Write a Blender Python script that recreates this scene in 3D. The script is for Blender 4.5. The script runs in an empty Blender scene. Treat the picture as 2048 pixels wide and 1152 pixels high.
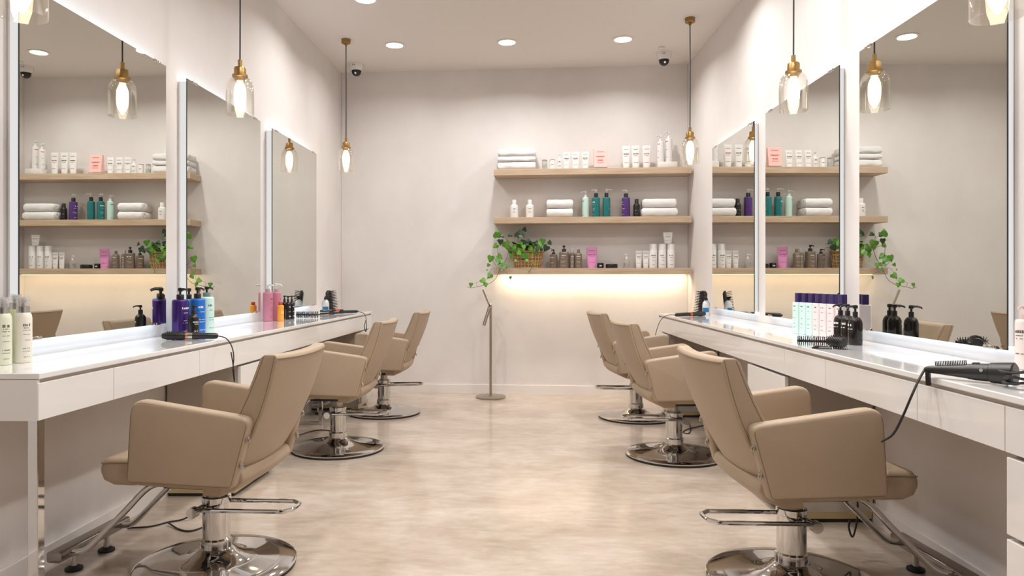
import bpy, math, random, zlib
def sid(t): return zlib.crc32(t.encode())
from mathutils import Vector, Matrix, noise
random.seed(7)
col = bpy.context.scene.collection
PI = math.pi
# ---------------------------------------------------------------- survey frame
F, CX, CY, EYE = 1450.0, 961.0, 558.0, 1.15      # focal length / principal point of the 2048x1152 frame, eye height
PSI = math.atan(.0572)                            # camera yaw against the room axis
cp, sp = math.cos(PSI), math.sin(PSI)
XL, KL = -1.9330, .0688      # left wall line  X = XL + KL*Z  (Z = distance along the lens axis)
XR, KR = 1.7080, .0458       # right wall line
ZB, KB = 7.2898, -.0871      # back wall line  Z = ZB + KB*X
H = 3.2545
CT = .851                    # worktop height
def W(X, Z, z=0.0): return Vector((X*cp - Z*sp, X*sp + Z*cp, z))
def C(px, Z, z=0.0): return W((px-CX)/F*Z, Z, z)
def on(px, py, z):                                # the point seen at px,py on a level surface at height z
    Z = (EYE-z)*F/(py-CY); return C(px, Z, z)
def zat(py, Z): return EYE-(py-CY)*Z/F
aL, aR, aB = math.atan(KL), math.atan(KR), math.atan(KB)
ROT_L, ROT_R, ROT_B = PSI-aL, PSI-aR, PSI+aB
def LW(Z, d, z=0.0):  # point off the left wall
    return W(XL+KL*Z+d, Z, z)
def RW(Z, d, z=0.0):
    return W(XR+KR*Z-d, Z, z)
def BW(px, off, z=0.0):
    u = (px-CX)/F; Z = (ZB-off)/(1-KB*u); return C(px, Z, z)
def lfront(Z, d=0.0): return W(-1.6027+.0891*Z-d, Z)
def rfront(Z, d=0.0): return W(1.2807+.0439*Z+d, Z)

# ---------------------------------------------------------------- materials
MATS = {}
def mat(name, c, rough=.5, metal=0.0, spec=.5, emit=None, es=0, alpha=1, coat=0, noise_=None, bump=0, bscale=200, trans=0):
    m = bpy.data.materials.new(name); m.use_nodes = True
    nt = m.node_tree; b = nt.nodes['Principled BSDF']
    b.inputs['Base Color'].default_value = (*c, 1); b.inputs['Roughness'].default_value = rough
    b.inputs['Metallic'].default_value = metal; b.inputs['Specular IOR Level'].default_value = spec
    b.inputs['Coat Weight'].default_value = coat; b.inputs['Coat Roughness'].default_value = .05
    b.inputs['Transmission Weight'].default_value = trans; b.inputs['Alpha'].default_value = alpha
    if emit: b.inputs['Emission Color'].default_value = (*emit, 1); b.inputs['Emission Strength'].default_value = es
    if noise_ or bump:
        tc = nt.nodes.new('ShaderNodeTexCoord')
    if noise_:
        c2, sc, scale = noise_
        mp = nt.nodes.new('ShaderNodeMapping'); mp.inputs['Scale'].default_value = scale
        nz = nt.nodes.new('ShaderNodeTexNoise'); nz.inputs['Scale'].default_value = sc; nz.inputs['Detail'].default_value = 8; nz.inputs['Roughness'].default_value = .62
        rp = nt.nodes.new('ShaderNodeValToRGB'); rp.color_ramp.elements[0].position = .32; rp.color_ramp.elements[1].position = .68
        rp.color_ramp.elements[0].color = (*c, 1); rp.color_ramp.elements[1].color = (*c2, 1)
        nt.links.new(tc.outputs['Object'], mp.inputs[0]); nt.links.new(mp.outputs[0], nz.inputs[0])
        nt.links.new(nz.outputs[0], rp.inputs[0]); nt.links.new(rp.outputs[0], b.inputs['Base Color'])
    if bump:
        nb = nt.nodes.new('ShaderNodeTexNoise'); nb.inputs['Scale'].default_value = bscale; nb.inputs['Detail'].default_value = 4
        bp = nt.nodes.new('ShaderNodeBump'); bp.inputs['Strength'].default_value = bump; bp.inputs['Distance'].default_value = .002
        nt.links.new(tc.outputs['Object'], nb.inputs[0]); nt.links.new(nb.outputs[0], bp.inputs['Height']); nt.links.new(bp.outputs[0], b.inputs['Normal'])
    MATS[name] = m; return m
def emat(name, c, s):
    m = bpy.data.materials.new(name); m.use_nodes = True; nt = m.node_tree
    nt.nodes.remove(nt.nodes['Principled BSDF']); e = nt.nodes.new('ShaderNodeEmission')
    e.inputs[0].default_value = (*c, 1); e.inputs[1].default_value = s
    nt.links.new(e.outputs[0], nt.nodes['Material Output'].inputs[0]); return m
def glassmat(name, tint, rough=.0, refl=.10, edge=.35):
    # thin clear glass: straight-through transmission plus a facing-dependent reflection
    m = bpy.data.materials.new(name); m.use_nodes = True; nt = m.node_tree
    nt.nodes.remove(nt.nodes['Principled BSDF'])
    t = nt.nodes.new('ShaderNodeBsdfTransparent'); t.inputs[0].default_value = (*tint, 1)
    g = nt.nodes.new('ShaderNodeBsdfGlossy'); g.inputs['Roughness'].default_value = rough; g.inputs[0].default_value = (1, 1, 1, 1)
    lw = nt.nodes.new('ShaderNodeLayerWeight'); lw.inputs[0].default_value = edge
    mr = nt.nodes.new('ShaderNodeMath'); mr.operation = 'MULTIPLY_ADD'; mr.inputs[1].default_value = .4; mr.inputs[2].default_value = refl*.3
    mx = nt.nodes.new('ShaderNodeMixShader')
    nt.links.new(lw.outputs['Fresnel'], mr.inputs[0]); nt.links.new(mr.outputs[0], mx.inputs[0])
    nt.links.new(t.outputs[0], mx.inputs[1]); nt.links.new(g.outputs[0], mx.inputs[2])
    nt.links.new(mx.outputs[0], nt.nodes['Material Output'].inputs[0]); return m

wall_m = mat('plaster', (.70, .665, .645), .62, spec=.3, noise_=((.785, .752, .732), 1.3, (1, 1, .8)), bump=.12, bscale=60)
ceil_m = mat('ceiling_paint', (.76, .715, .67), .8, spec=.2)
base_m = mat('skirting_paint', (.80, .765, .735), .45)
white_m = mat('white_lacquer', (.80, .785, .765), .10, spec=.5, coat=.3)
wtop_m = mat('white_worktop', (.83, .825, .815), .07, spec=.55, coat=.4)
groove_m = mat('grey_channel', (.55, .50, .45), .5)
side_m = mat('cabinet_side_shaded', (.50, .455, .41), .25)  # glossy white side panels, their shade put into a beige-grey colour
brassk_m = mat('plinth_brass', (.60, .50, .30), .3, metal=.7)
chrome_m = mat('chrome', (.64, .63, .62), .06, metal=1)
bar_m = mat('dark_steel', (.33, .31, .29), .22, metal=1)
steel_m = mat('brushed_steel', (.50, .45, .39), .32, metal=1)
brass_m = mat('brushed_brass', (.36, .22, .085), .34, metal=1, bump=.05)
leath_m = mat('taupe_leather', (.395, .300, .212), .44, spec=.35, noise_=((.425, .325, .232), 3, (1, 1, 1)), bump=.22, bscale=420)
seam_m = mat('seam_thread', (.215, .155, .10), .6)
black_m = mat('black_plastic', (.014, .013, .013), .35)
rubber_m = mat('black_rubber', (.012, .012, .012), .6)
cord_m = mat('cord_rubber', (.015, .014, .014), .5)
towel_m = mat('white_terry', (.76, .755, .745), .95, spec=.1, bump=.8, bscale=260)
mirror_m = mat('mirror_silver', (.765, .775, .735), .0, metal=1)
medge_m = mat('mirror_edge', (.02, .03, .028), .2)
led_m = emat('cool_led', (.70, .85, 1.0), 5.0)
panel_glow_m = emat('panel_side_glow', (1.0, .985, .97), .78)  # weak glow imitating the lit white sides of the backing panel
warm_led_m = emat('warm_led', (1.0, .70, .36), 6.0)
down_m = emat('downlight_glow', (1.0, .95, .88), 6.0)
bulb_m = emat('bulb_glow', (1.0, .84, .60), 10.0)
glass_m = glassmat('clear_glass', (.985, .975, .955))
def frosted(name, k):
    m = glassmat(name, (.97, .97, .97), .1, .3); nt = m.node_tree; out = nt.nodes['Material Output']; src = out.inputs[0].links[0].from_socket
    d = nt.nodes.new('ShaderNodeBsdfDiffuse'); d.inputs[0].default_value = (.86, .85, .84, 1); tl = nt.nodes.new('ShaderNodeBsdfTranslucent'); tl.inputs[0].default_value = (.86, .85, .84, 1)
    a = nt.nodes.new('ShaderNodeMixShader'); nt.links.new(d.outputs[0], a.inputs[1]); nt.links.new(tl.outputs[0], a.inputs[2])
    x = nt.nodes.new('ShaderNodeMixShader'); x.inputs[0].default_value = k; nt.links.new(src, x.inputs[1]); nt.links.new(a.outputs[0], x.inputs[2]); nt.links.new(x.outputs[0], out.inputs[0]); return m
clearp_m = frosted('clear_plastic', .28)
clearcap_m = frosted('clear_cap_plastic', .22)
ink_w = mat('ink_white', (.82, .82, .82), .5)
ink_d = mat('ink_dark', (.10, .09, .09), .5)
ink_r = mat('ink_red', (.45, .06, .06), .5)
leaf_m = mat('leaf_green', (.045, .17, .012), .38, noise_=((.13, .33, .025), 9, (1, 1, 1)))
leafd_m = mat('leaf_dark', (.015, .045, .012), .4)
stem_m = mat('stem', (.075, .06, .02), .6)

# wood
def woodmat():
    m = mat('pale_oak', (.50, .37, .255), .42, spec=.35); nt = m.node_tree; b = nt.nodes['Principled BSDF']
    tc = nt.nodes.new('ShaderNodeTexCoord'); mp = nt.nodes.new('ShaderNodeMapping'); mp.inputs['Scale'].default_value = (1.2, 16, 22)
    nz = nt.nodes.new('ShaderNodeTexNoise'); nz.inputs['Scale'].default_value = 3.2; nz.inputs['Detail'].default_value = 7
    rp = nt.nodes.new('ShaderNodeValToRGB'); rp.color_ramp.elements[0].position = .3; rp.color_ramp.elements[1].position = .72
    rp.color_ramp.elements[0].color = (.43, .315, .215, 1); rp.color_ramp.elements[1].color = (.60, .465, .335, 1)
    nt.links.new(tc.outputs['Object'], mp.inputs[0]); nt.links.new(mp.outputs[0], nz.inputs[0]); nt.links.new(nz.outputs[0], rp.inputs[0]); nt.links.new(rp.outputs[0], b.inputs['Base Color'])
    return m
oak_m = woodmat()
def floormat():
    m = mat('polished_floor', (.6, .5, .4), .16, spec=.5); nt = m.node_tree; b = nt.nodes['Principled BSDF']
    tc = nt.nodes.new('ShaderNodeTexCoord')
    def nz(scale, sc, det, rough=.6):
        mp = nt.nodes.new('ShaderNodeMapping'); mp.inputs['Scale'].default_value = scale
        n = nt.nodes.new('ShaderNodeTexNoise'); n.inputs['Scale'].default_value = sc; n.inputs['Detail'].default_value = det; n.inputs['Roughness'].default_value = rough
        n.inputs['Distortion'].default_value = .4
        nt.links.new(tc.outputs['Object'], mp.inputs[0]); nt.links.new(mp.outputs[0], n.inputs[0]); return n
    a = nz((.6, 1.1, 1), 2.4, 9, .70); s = nz((.9, 2.6, 1), 9, 7)
    mx = nt.nodes.new('ShaderNodeMath'); mx.operation = 'MULTIPLY_ADD'; mx.inputs[1].default_value = .35
    nt.links.new(s.outputs[0], mx.inputs[0]); nt.links.new(a.outputs[0], mx.inputs[2])
    rp = nt.nodes.new('ShaderNodeValToRGB'); rp.color_ramp.elements[0].position = .50; rp.color_ramp.elements[1].position = .84
    rp.color_ramp.elements[0].color = (.39, .31, .24, 1); rp.color_ramp.elements[1].color = (.57, .495, .42, 1)
    e = rp.color_ramp.elements.new(.66); e.color = (.475, .395, .32, 1)
    nt.links.new(mx.outputs[0], rp.inputs[0]); nt.links.new(rp.outputs[0], b.inputs['Base Color'])
    rr = nt.nodes.new('ShaderNodeMapRange'); rr.inputs[3].default_value = .09; rr.inputs[4].default_value = .20
    nt.links.new(s.outputs[0], rr.inputs[0]); nt.links.new(rr.outputs[0], b.inputs['Roughness'])
    return m
floor_m = floormat()
def basketmat():
    m = mat('woven_cane', (.5, .3, .12), .6); nt = m.node_tree; b = nt.nodes['Principled BSDF']
    tc = nt.nodes.new('ShaderNodeTexCoord'); nz = nt.nodes.new('ShaderNodeTexNoise'); nz.inputs['Scale'].default_value = 60
    rp = nt.nodes.new('ShaderNodeValToRGB'); rp.color_ramp.elements[0].color = (.42, .24, .09, 1); rp.color_ramp.elements[1].color = (.70, .48, .24, 1)
    nt.links.new(tc.outputs['Object'], nz.inputs[0]); nt.links.new(nz.outputs[0], rp.inputs[0]); nt.links.new(rp.outputs[0], b.inputs['Base Color'])
    return m
cane_m = basketmat()
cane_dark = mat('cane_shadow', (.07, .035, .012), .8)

# ---------------------------------------------------------------- mesh builder
class MB:
    def __init__(s): s.v = []; s.f = []; s.m = []
    def add(s, vs, fs, mi=0, M=None):
        o = len(s.v); s.v += [tuple(M @ Vector(p)) if M else tuple(p) for p in vs]
        for f in fs: s.f.append(tuple(i+o for i in f)); s.m.append(mi)
        return s
    def box(s, x0, x1, y0, y1, z0, z1, mi=0, M=None):
        vs = [(x, y, z) for z in (z0, z1) for y in (y0, y1) for x in (x0, x1)]
        return s.add(vs, [(0, 2, 3, 1), (4, 5, 7, 6), (0, 1, 5, 4), (2, 6, 7, 3), (0, 4, 6, 2), (1, 3, 7, 5)], mi, M)
    def loft(s, rings, cap0=True, cap1=True, mi=0, M=None, closed=True):
        n = len(rings[0]); vs = [p for r in rings for p in r]; fs = []
        for i in range(len(rings)-1):
            for j in range(n if closed else n-1):
                k = (j+1) % n; fs.append((i*n+j, i*n+k, (i+1)*n+k, (i+1)*n+j))
        if cap0: fs.append(tuple(range(n-1, -1, -1)))
        if cap1: fs.append(tuple((len(rings)-1)*n+j for j in range(n)))
        return s.add(vs, fs, mi, M)
    def lathe(s, prof, n=24, c=(0, 0, 0), sx=1, sy=1, power=2, mi=0, M=None, caps=True):
        rings = []
        for r, z in prof:
            ring = []
            for j in range(n):
                a = 2*PI*(j+.5)/n; ca, sa = math.cos(a), math.sin(a); e = 2/power
                ring.append((c[0]+sx*r*math.copysign(abs(ca)**e, ca), c[1]+sy*r*math.copysign(abs(sa)**e, sa), c[2]+z))
            rings.append(ring)
        return s.loft(rings, caps, caps, mi, M)
    def tube(s, pts, r, n=8, closed=False, mi=0, M=None, caps=True):
        P = [Vector(p) for p in pts]; R = r if isinstance(r, (list, tuple)) else [r]*len(P)
        N = len(P); T = []
        for i in range(N):
            a = P[(i-1) % N] if (closed or i > 0) else P[i]; b = P[(i+1) % N] if (closed or i < N-1) else P[i]
            T.append((b-a).normalized())
        up = Vector((0, 0, 1)) if abs(T[0].z) < .9 else Vector((1, 0, 0))
        u = T[0].cross(up).normalized(); rings = []
        for i in range(N):
            u = (u-T[i]*u.dot(T[i])).normalized(); w = T[i].cross(u)
            rings.append([tuple(P[i]+(u*math.cos(2*PI*j/n)+w*math.sin(2*PI*j/n))*R[i]) for j in range(n)])
        if closed: rings.append(rings[0]); return s.loft(rings, False, False, mi, M)
        return s.loft(rings, caps, caps, mi, M)
    def prism(s, poly, a0, a1, fn, mi=0, M=None):
        return s.loft([[fn(p, a0) for p in poly], [fn(p, a1) for p in poly]], True, True, mi, M)
    def build(s, name, mats, parent=None, smooth=True, bevel=0, seg=2, sub=0, ang=35, loc=None, rotz=None):
        me = bpy.data.meshes.new(name); me.from_pydata(s.v, [], s.f)
        for m in (mats if isinstance(mats, (list, tuple)) else [mats]): me.materials.append(m)
        me.polygons.foreach_set('material_index', s.m)
        import bmesh
        bm = bmesh.new(); bm.from_mesh(me); bmesh.ops.recalc_face_normals(bm, faces=bm.faces); bm.to_mesh(me); bm.free()
        if smooth:
            me.shade_smooth()
            if not bevel: me.set_sharp_from_angle(angle=math.radians(ang))
        o = bpy.data.objects.new(name, me); col.objects.link(o)
        if parent: o.parent = parent
        if loc is not None: o.location = loc
        if rotz is not None: o.rotation_euler.z = rotz
        if bevel:
            b = o.modifiers.new('bevel', 'BEVEL'); b.width = bevel; b.segments = seg; b.limit_method = 'ANGLE'; b.angle_limit = math.radians(30); b.harden_normals = False
        if sub:
            d = o.modifiers.new('sub', 'SUBSURF'); d.levels = sub; d.render_levels = sub
        return o
def tag(o, label=None, cat=None, group=None, kind=None):
    if label: o['label'] = label
    if cat: o['category'] = cat
    if group: o['group'] = group
    if kind: o['kind'] = kind
    return o
def thing(name, label, cat, loc=(0, 0, 0), rotz=0, group=None):
    o = bpy.data.objects.new(name, None); o.empty_display_size = .05; col.objects.link(o)
    o.location = loc; o.rotation_euler.z = rotz; return tag(o, label, cat, group)
def copy_tree(o, parent=None):
    c = o.copy(); col.objects.link(c)
    if parent: c.parent = parent
    for ch in list(o.children): copy_tree(ch, c)
    return c
def rounded(poly, rad, n=5):
    out = []; N = len(poly)
    for i in range(N):
        p0, p, p1 = Vector(poly[i-1]), Vector(poly[i]), Vector(poly[(i+1) % N]); r = rad[i] if isinstance(rad, (list, tuple)) else rad
        if r <= 0: out.append(tuple(p)); continue
        d0, d1 = (p0-p).normalized(), (p1-p).normalized(); half = math.acos(max(-1, min(1, d0.dot(d1))))/2
        t = min(r/math.tan(half), (p0-p).length*.48, (p1-p).length*.48); a, b = p+d0*t, p+d1*t
        for k in range(n+1):
            q = k/n; out.append(tuple((1-q)**2*a+2*q*(1-q)*p+q*q*b))
    return out
def smoothpath(pts, n=6):
    P = [Vector(p) for p in pts]; out = []
    for i in range(len(P)-1):
        p0 = P[i-1] if i else P[0]*2-P[1]; p1, p2 = P[i], P[i+1]; p3 = P[i+2] if i+2 < len(P) else P[-1]*2-P[-2]
        for k in range(n):
            t = k/n; out.append(.5*((2*p1)+(p2-p0)*t+(2*p0-5*p1+4*p2-p3)*t*t+(3*p1-p0-3*p2+p3)*t**3))
    out.append(P[-1]); return [tuple(p) for p in out]

# ---------------------------------------------------------------- room shell
ZN = -3.2                                         # the room runs on behind the camera
def inter(a, k):
    Z = (ZB+KB*a)/(1-KB*k); return a+k*Z, Z
cl, cr = inter(XL, KL), inter(XR, KR)
PL, PR = W(*cl), W(*cr); NL, NR = W(XL+KL*ZN, ZN), W(XR+KR*ZN, ZN)
def slab(name, pts, z0, z1, m):
    b = MB(); b.loft([[(p.x, p.y, z0) for p in pts], [(p.x, p.y, z1) for p in pts]])
    return tag(b.build(name, m, smooth=False), kind='structure')
def grow(p, q, n, t): return [p, q, q+n*t, p+n*t]
nL = Vector((-1, 0, 0)); nB = Vector((0, 1, 0)); nR = Vector((1, 0, 0)); nF = Vector((0, -1, 0))
e = .15
slab('floor', [NL+Vector((-e, -e, 0)), NR+Vector((e, -e, 0)), PR+Vector((e, e, 0)), PL+Vector((-e, e, 0))], -.1, 0, floor_m)
slab('ceiling', [NL+Vector((-e, -e, 0)), NR+Vector((e, -e, 0)), PR+Vector((e, e, 0)), PL+Vector((-e, e, 0))], H, H+.1, ceil_m)
slab('wall_left', grow(NL, PL+Vector((0, e, 0)), nL, e), 0, H, wall_m)
slab('wall_right', grow(PR+Vector((0, e, 0)), NR, nR, e), 0, H, wall_m)
slab('wall_back', grow(PL, PR, nB, e), 0, H, wall_m)
slab('wall_front', grow(NR, NL, nF, e), 0, H, mat('unseen_dark_wall', (.13, .115, .10), .5))  # unseen end wall, made dark so the chrome reflects something dark
def skirt(name, p, q, inward):
    n = inward*.012; return slab(name, [p, q, q+n, p+n], 0, .088, base_m)
skirt('baseboard_left', NL, PL, Vector((1, 0, 0))); skirt('baseboard_right', NR, PR, Vector((-1, 0, 0))); skirt('baseboard_back', PL, PR, Vector((0, -1, 0)))

# ---------------------------------------------------------------- camera
cam = bpy.data.cameras.new('camera'); co = bpy.data.objects.new('camera', cam); col.objects.link(co)
cam.sensor_width = 36; cam.lens = F/2048*36; cam.shift_x = (1024-CX)/2048; cam.shift_y = (CY-576)/2048; cam.clip_start = .05
co.location = (0, 0, EYE); co.rotation_euler = (PI/2, 0, PSI)
bpy.context.scene.camera = co

# ---------------------------------------------------------------- wall mirrors
def make_mirror(Z0, Z1, z0, z1, side, depth, label):
    Zm = (Z0+Z1)/2; w = (Z1-Z0)/2*math.sqrt(1+(KL if side == 'l' else KR)**2)
    if side == 'l': t = thing('wall_mirror', label, 'mirror', LW(Zm, 0, z0), ROT_L, 'backlit mirrors on the left wall')
    else: t = thing('wall_mirror', label, 'mirror', RW(Zm, 0, z0), ROT_R+PI, 'backlit mirrors on the right wall')
    h = z1-z0; g = .006
    b = MB(); b.box(depth-g, depth, -w, w, 0, h, 1); b.m[5] = 0
    b.build('mirror_glass', [mirror_m, medge_m], t, smooth=False)
    k = MB(); i = .012; k.box(.002, depth-g, -w+i, w-i, i, h-i); k.build('backing_panel', white_m, t, smooth=False)
    q = depth*.25; a = depth*.80
    for y0, y1, c0, c1, mm in ((-w+i, w-i, i-.004, i, led_m), (-w+i, w-i, h-i, h-i+.004, led_m), (-w+i-.004, -w+i, i, h-i, panel_glow_m), (w-i, w-i+.004, i, h-i, panel_glow_m)):  # vertical pair only imitates lit white panel sides by glowing
        s = MB(); s.box(q, a, y0, y1, c0, c1); s.build('led_strip', mm, t, smooth=False)
    for y in (-w+.09, w-.09):
        for zz in (-.004, h-.010):
            c = MB(); c.box(depth-.012, depth+.004, y-.03, y+.03, zz, zz+.014); c.build('mirror_clip', chrome_m, t, bevel=.002)
    return t
Lz = [(2.665, 3.735), (3.965, 5.04), (5.275, 6.36)]; Rz = [(2.46, 3.51), (3.73, 4.82), (5.05, 6.11)]
names = ['nearest the camera', 'middle of the three', 'farthest, nearest the back wall']
for (a, b_), n in zip(Lz, ['reflecting the stocked shelves, behind the green bottles', 'between the purple bottle group and the pink bottles', 'last one before the back wall']):
    make_mirror(a, b_, .922, 2.2455, 'l', .058, 'frameless backlit mirror on left wall, ' + n)
for (a, b_), n in zip(Rz, ['largest in view, reflecting a chair and trailing ivy', 'behind the row of pastel bottles', 'smallest, beside the back shelves']):
    make_mirror(a, b_, .908, 2.251, 'r', .034, 'frameless backlit mirror on right wall, ' + n)

# ---------------------------------------------------------------- worktops and drawers
def quad_slab(pts, z0, z1, mb, mi=0):
    mb.loft([[(p.x, p.y, z0) for p in pts], [(p.x, p.y, z1) for p in pts]], mi=mi)
LN, LF, RN, RF = 2.296, 6.71, .9, 6.37
SL = .020
b = MB(); quad_slab([lfront(LN), lfront(LF), LW(LF, .004), LW(LN, .004)], CT-SL, CT, b)
tag(b.build('worktop', wtop_m, smooth=False, bevel=.003), 'long glossy white worktop along the left wall', 'worktop')
b = MB(); quad_slab([rfront(RN), RW(RN, .004), RW(RF, .004), rfront(RF)], CT-SL, CT, b)
tag(b.build('worktop', wtop_m, smooth=False, bevel=.003), 'long glossy white worktop along the right wall', 'worktop')
GT, GB, DB = CT-SL, CT-SL-.012, .70
def drawer_run(side, near, far, seams, label):
    fr = lfront if side == 'l' else rfront; wl = LW if side == 'l' else RW
    t = thing('drawer_unit', label, 'drawers')
    b = MB(); quad_slab([fr(near+.012, .016), fr(far-.012, .016), wl(far-.012, .006), wl(near+.012, .006)], DB+.004, GT, b)
    b.build('carcass', groove_m, t, smooth=False)
    ss = [near]+seams+[far]
    for a, c in zip(ss[:-1], ss[1:]):
        b = MB(); g = .0015
        quad_slab([fr(a+g, .003), fr(c-g, .003), fr(c-g, .022), fr(a+g, .022)], DB, GB, b)
        b.build('drawer', white_m, t, smooth=False, bevel=.0015)
    for z, d in ((near, 0), (far, 0)):
        b = MB(); q = .014 if z == near else -.014
        quad_slab([fr(z, .006), fr(z+q*.8, .006), wl(z+q*.8, .006), wl(z, .006)], DB, GT-.001, b); b.build('end_panel', white_m, t, smooth=False)
    return t
dl = drawer_run('l', LN, LF, [2.70, 3.37, 3.78, 4.45, 5.2, 5.66], 'row of white drawer fronts under the left worktop')
b = MB(); p = lfront(LN+.03, .03)
b.box(p.x-.017, p.x+.017, p.y-.017, p.y+.017, .0, DB); b.build('leg', chrome_m, dl, smooth=False, bevel=.002)
b = MB(); p = lfront(5.73, .17); q = LW(5.73, .02)
b.box(p.x-.014, p.x+.014, p.y-.014, p.y+.014, .0, DB+.003); b.box(q.x, p.x, p.y-.012, p.y+.012, .0, .022); b.build('leg', chrome_m, dl, smooth=False, bevel=.002)
dr = drawer_run('r', RN, RF, [1.89, 2.30, 2.97, 3.42, 4.1, 4.9, 5.6], 'row of white drawer fronts under the right worktop')
def cabinet(side, near, far, label, ndraw=1, top=DB-.006):
    fr = lfront if side == 'l' else rfront; wl = LW if side == 'l' else RW
    t = thing('floor_cabinet', label, 'cabinet')
    b = MB(); quad_slab([fr(near, .03), fr(far, .03), wl(far, .014), wl(near, .014)], .05, top, b)
    b.build('carcass', side_m, t, smooth=False, bevel=.001)
    b = MB(); quad_slab([fr(near+.01, .045), fr(far-.01, .045), wl(far-.01, .016), wl(near+.01, .016)], .0, .018, b, 0)
    quad_slab([fr(near+.002, .035), fr(far-.002, .035), wl(far-.002, .016), wl(near+.002, .016)], .018, .05, b, 1); b.build('plinth', [black_m, brassk_m], t, smooth=False)
    hz = (top-.055)/ndraw
    for k in range(ndraw):
        b = MB(); z0 = .055+k*hz; quad_slab([fr(near, .004), fr(far, .004), fr(far, .022), fr(near, .022)], z0+.006, z0+hz-.006, b)
        d = b.build('drawer' if ndraw > 1 else 'door', white_m, t, smooth=False, bevel=.002)
        b = MB(); quad_slab([fr(near+.003, .022), fr(near+.02, .022), fr(near+.02, .03), fr(near+.003, .03)], z0+.01, z0+hz-.01, b); b.build('handle', chrome_m, d, smooth=False)
    return t
cabinet('l', 3.83, 4.33, 'white floor cabinet below left worktop, beside the nearest left chair')
cabinet('l', 6.35, 6.69, 'white floor cabinet at far end of left worktop')
cabinet('r', 3.42, 3.96, 'white floor cabinet below right worktop, behind the nearest right chair')
cabinet('r', 6.02, 6.35, 'white floor cabinet at far end of right worktop')
cabinet('r', .95, 1.885, 'white drawer tower at right picture edge below right worktop', 3)

# ---------------------------------------------------------------- floating shelves
SD, ST = .25, .060
SZ = [2.2128, 1.7468, 1.2546]
A, B_ = BW(987.6, SD), None
# right ends meet the right wall
def shelf(z, label):
    p0 = BW(987.6, SD); p1 = BW(1383, SD); L = (p1-p0).length
    t = thing('floating_shelf', label, 'shelf', (p0.x, p0.y, z), ROT_B, 'oak shelves on the back wall')
    b = MB(); b.box(0, L, 0, SD-.003, -ST, 0); b.build('board', oak_m, t, smooth=False, bevel=.002)
    return t, L
sh0, SLEN = shelf(SZ[0], 'pale oak floating shelf with three stacked towels, topmost of the three')
sh1, _ = shelf(SZ[1], 'pale oak floating shelf with teal and purple bottles, middle of the three')
sh2, _ = shelf(SZ[2], 'pale oak floating shelf with ivy basket, lowest with warm light below')
b = MB(); b.box(.06, SLEN-.03, SD-.10, SD-.088, -ST-.0025, -ST-.0005); b.build('led_strip', warm_led_m, sh2, smooth=False)
ld = bpy.data.lights.new('shelf_lamp', 'AREA'); ld.shape = 'RECTANGLE'; ld.size = SLEN-.10; ld.size_y = .012; ld.energy = 8.5; ld.color = (1, .81, .57)
lo = bpy.data.objects.new('shelf_lamp', ld); col.objects.link(lo); lo.parent = sh2; lo.location = (SLEN/2+.01, SD-.094, -ST-.004); lo.rotation_euler = (math.radians(26), 0, 0)

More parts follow.
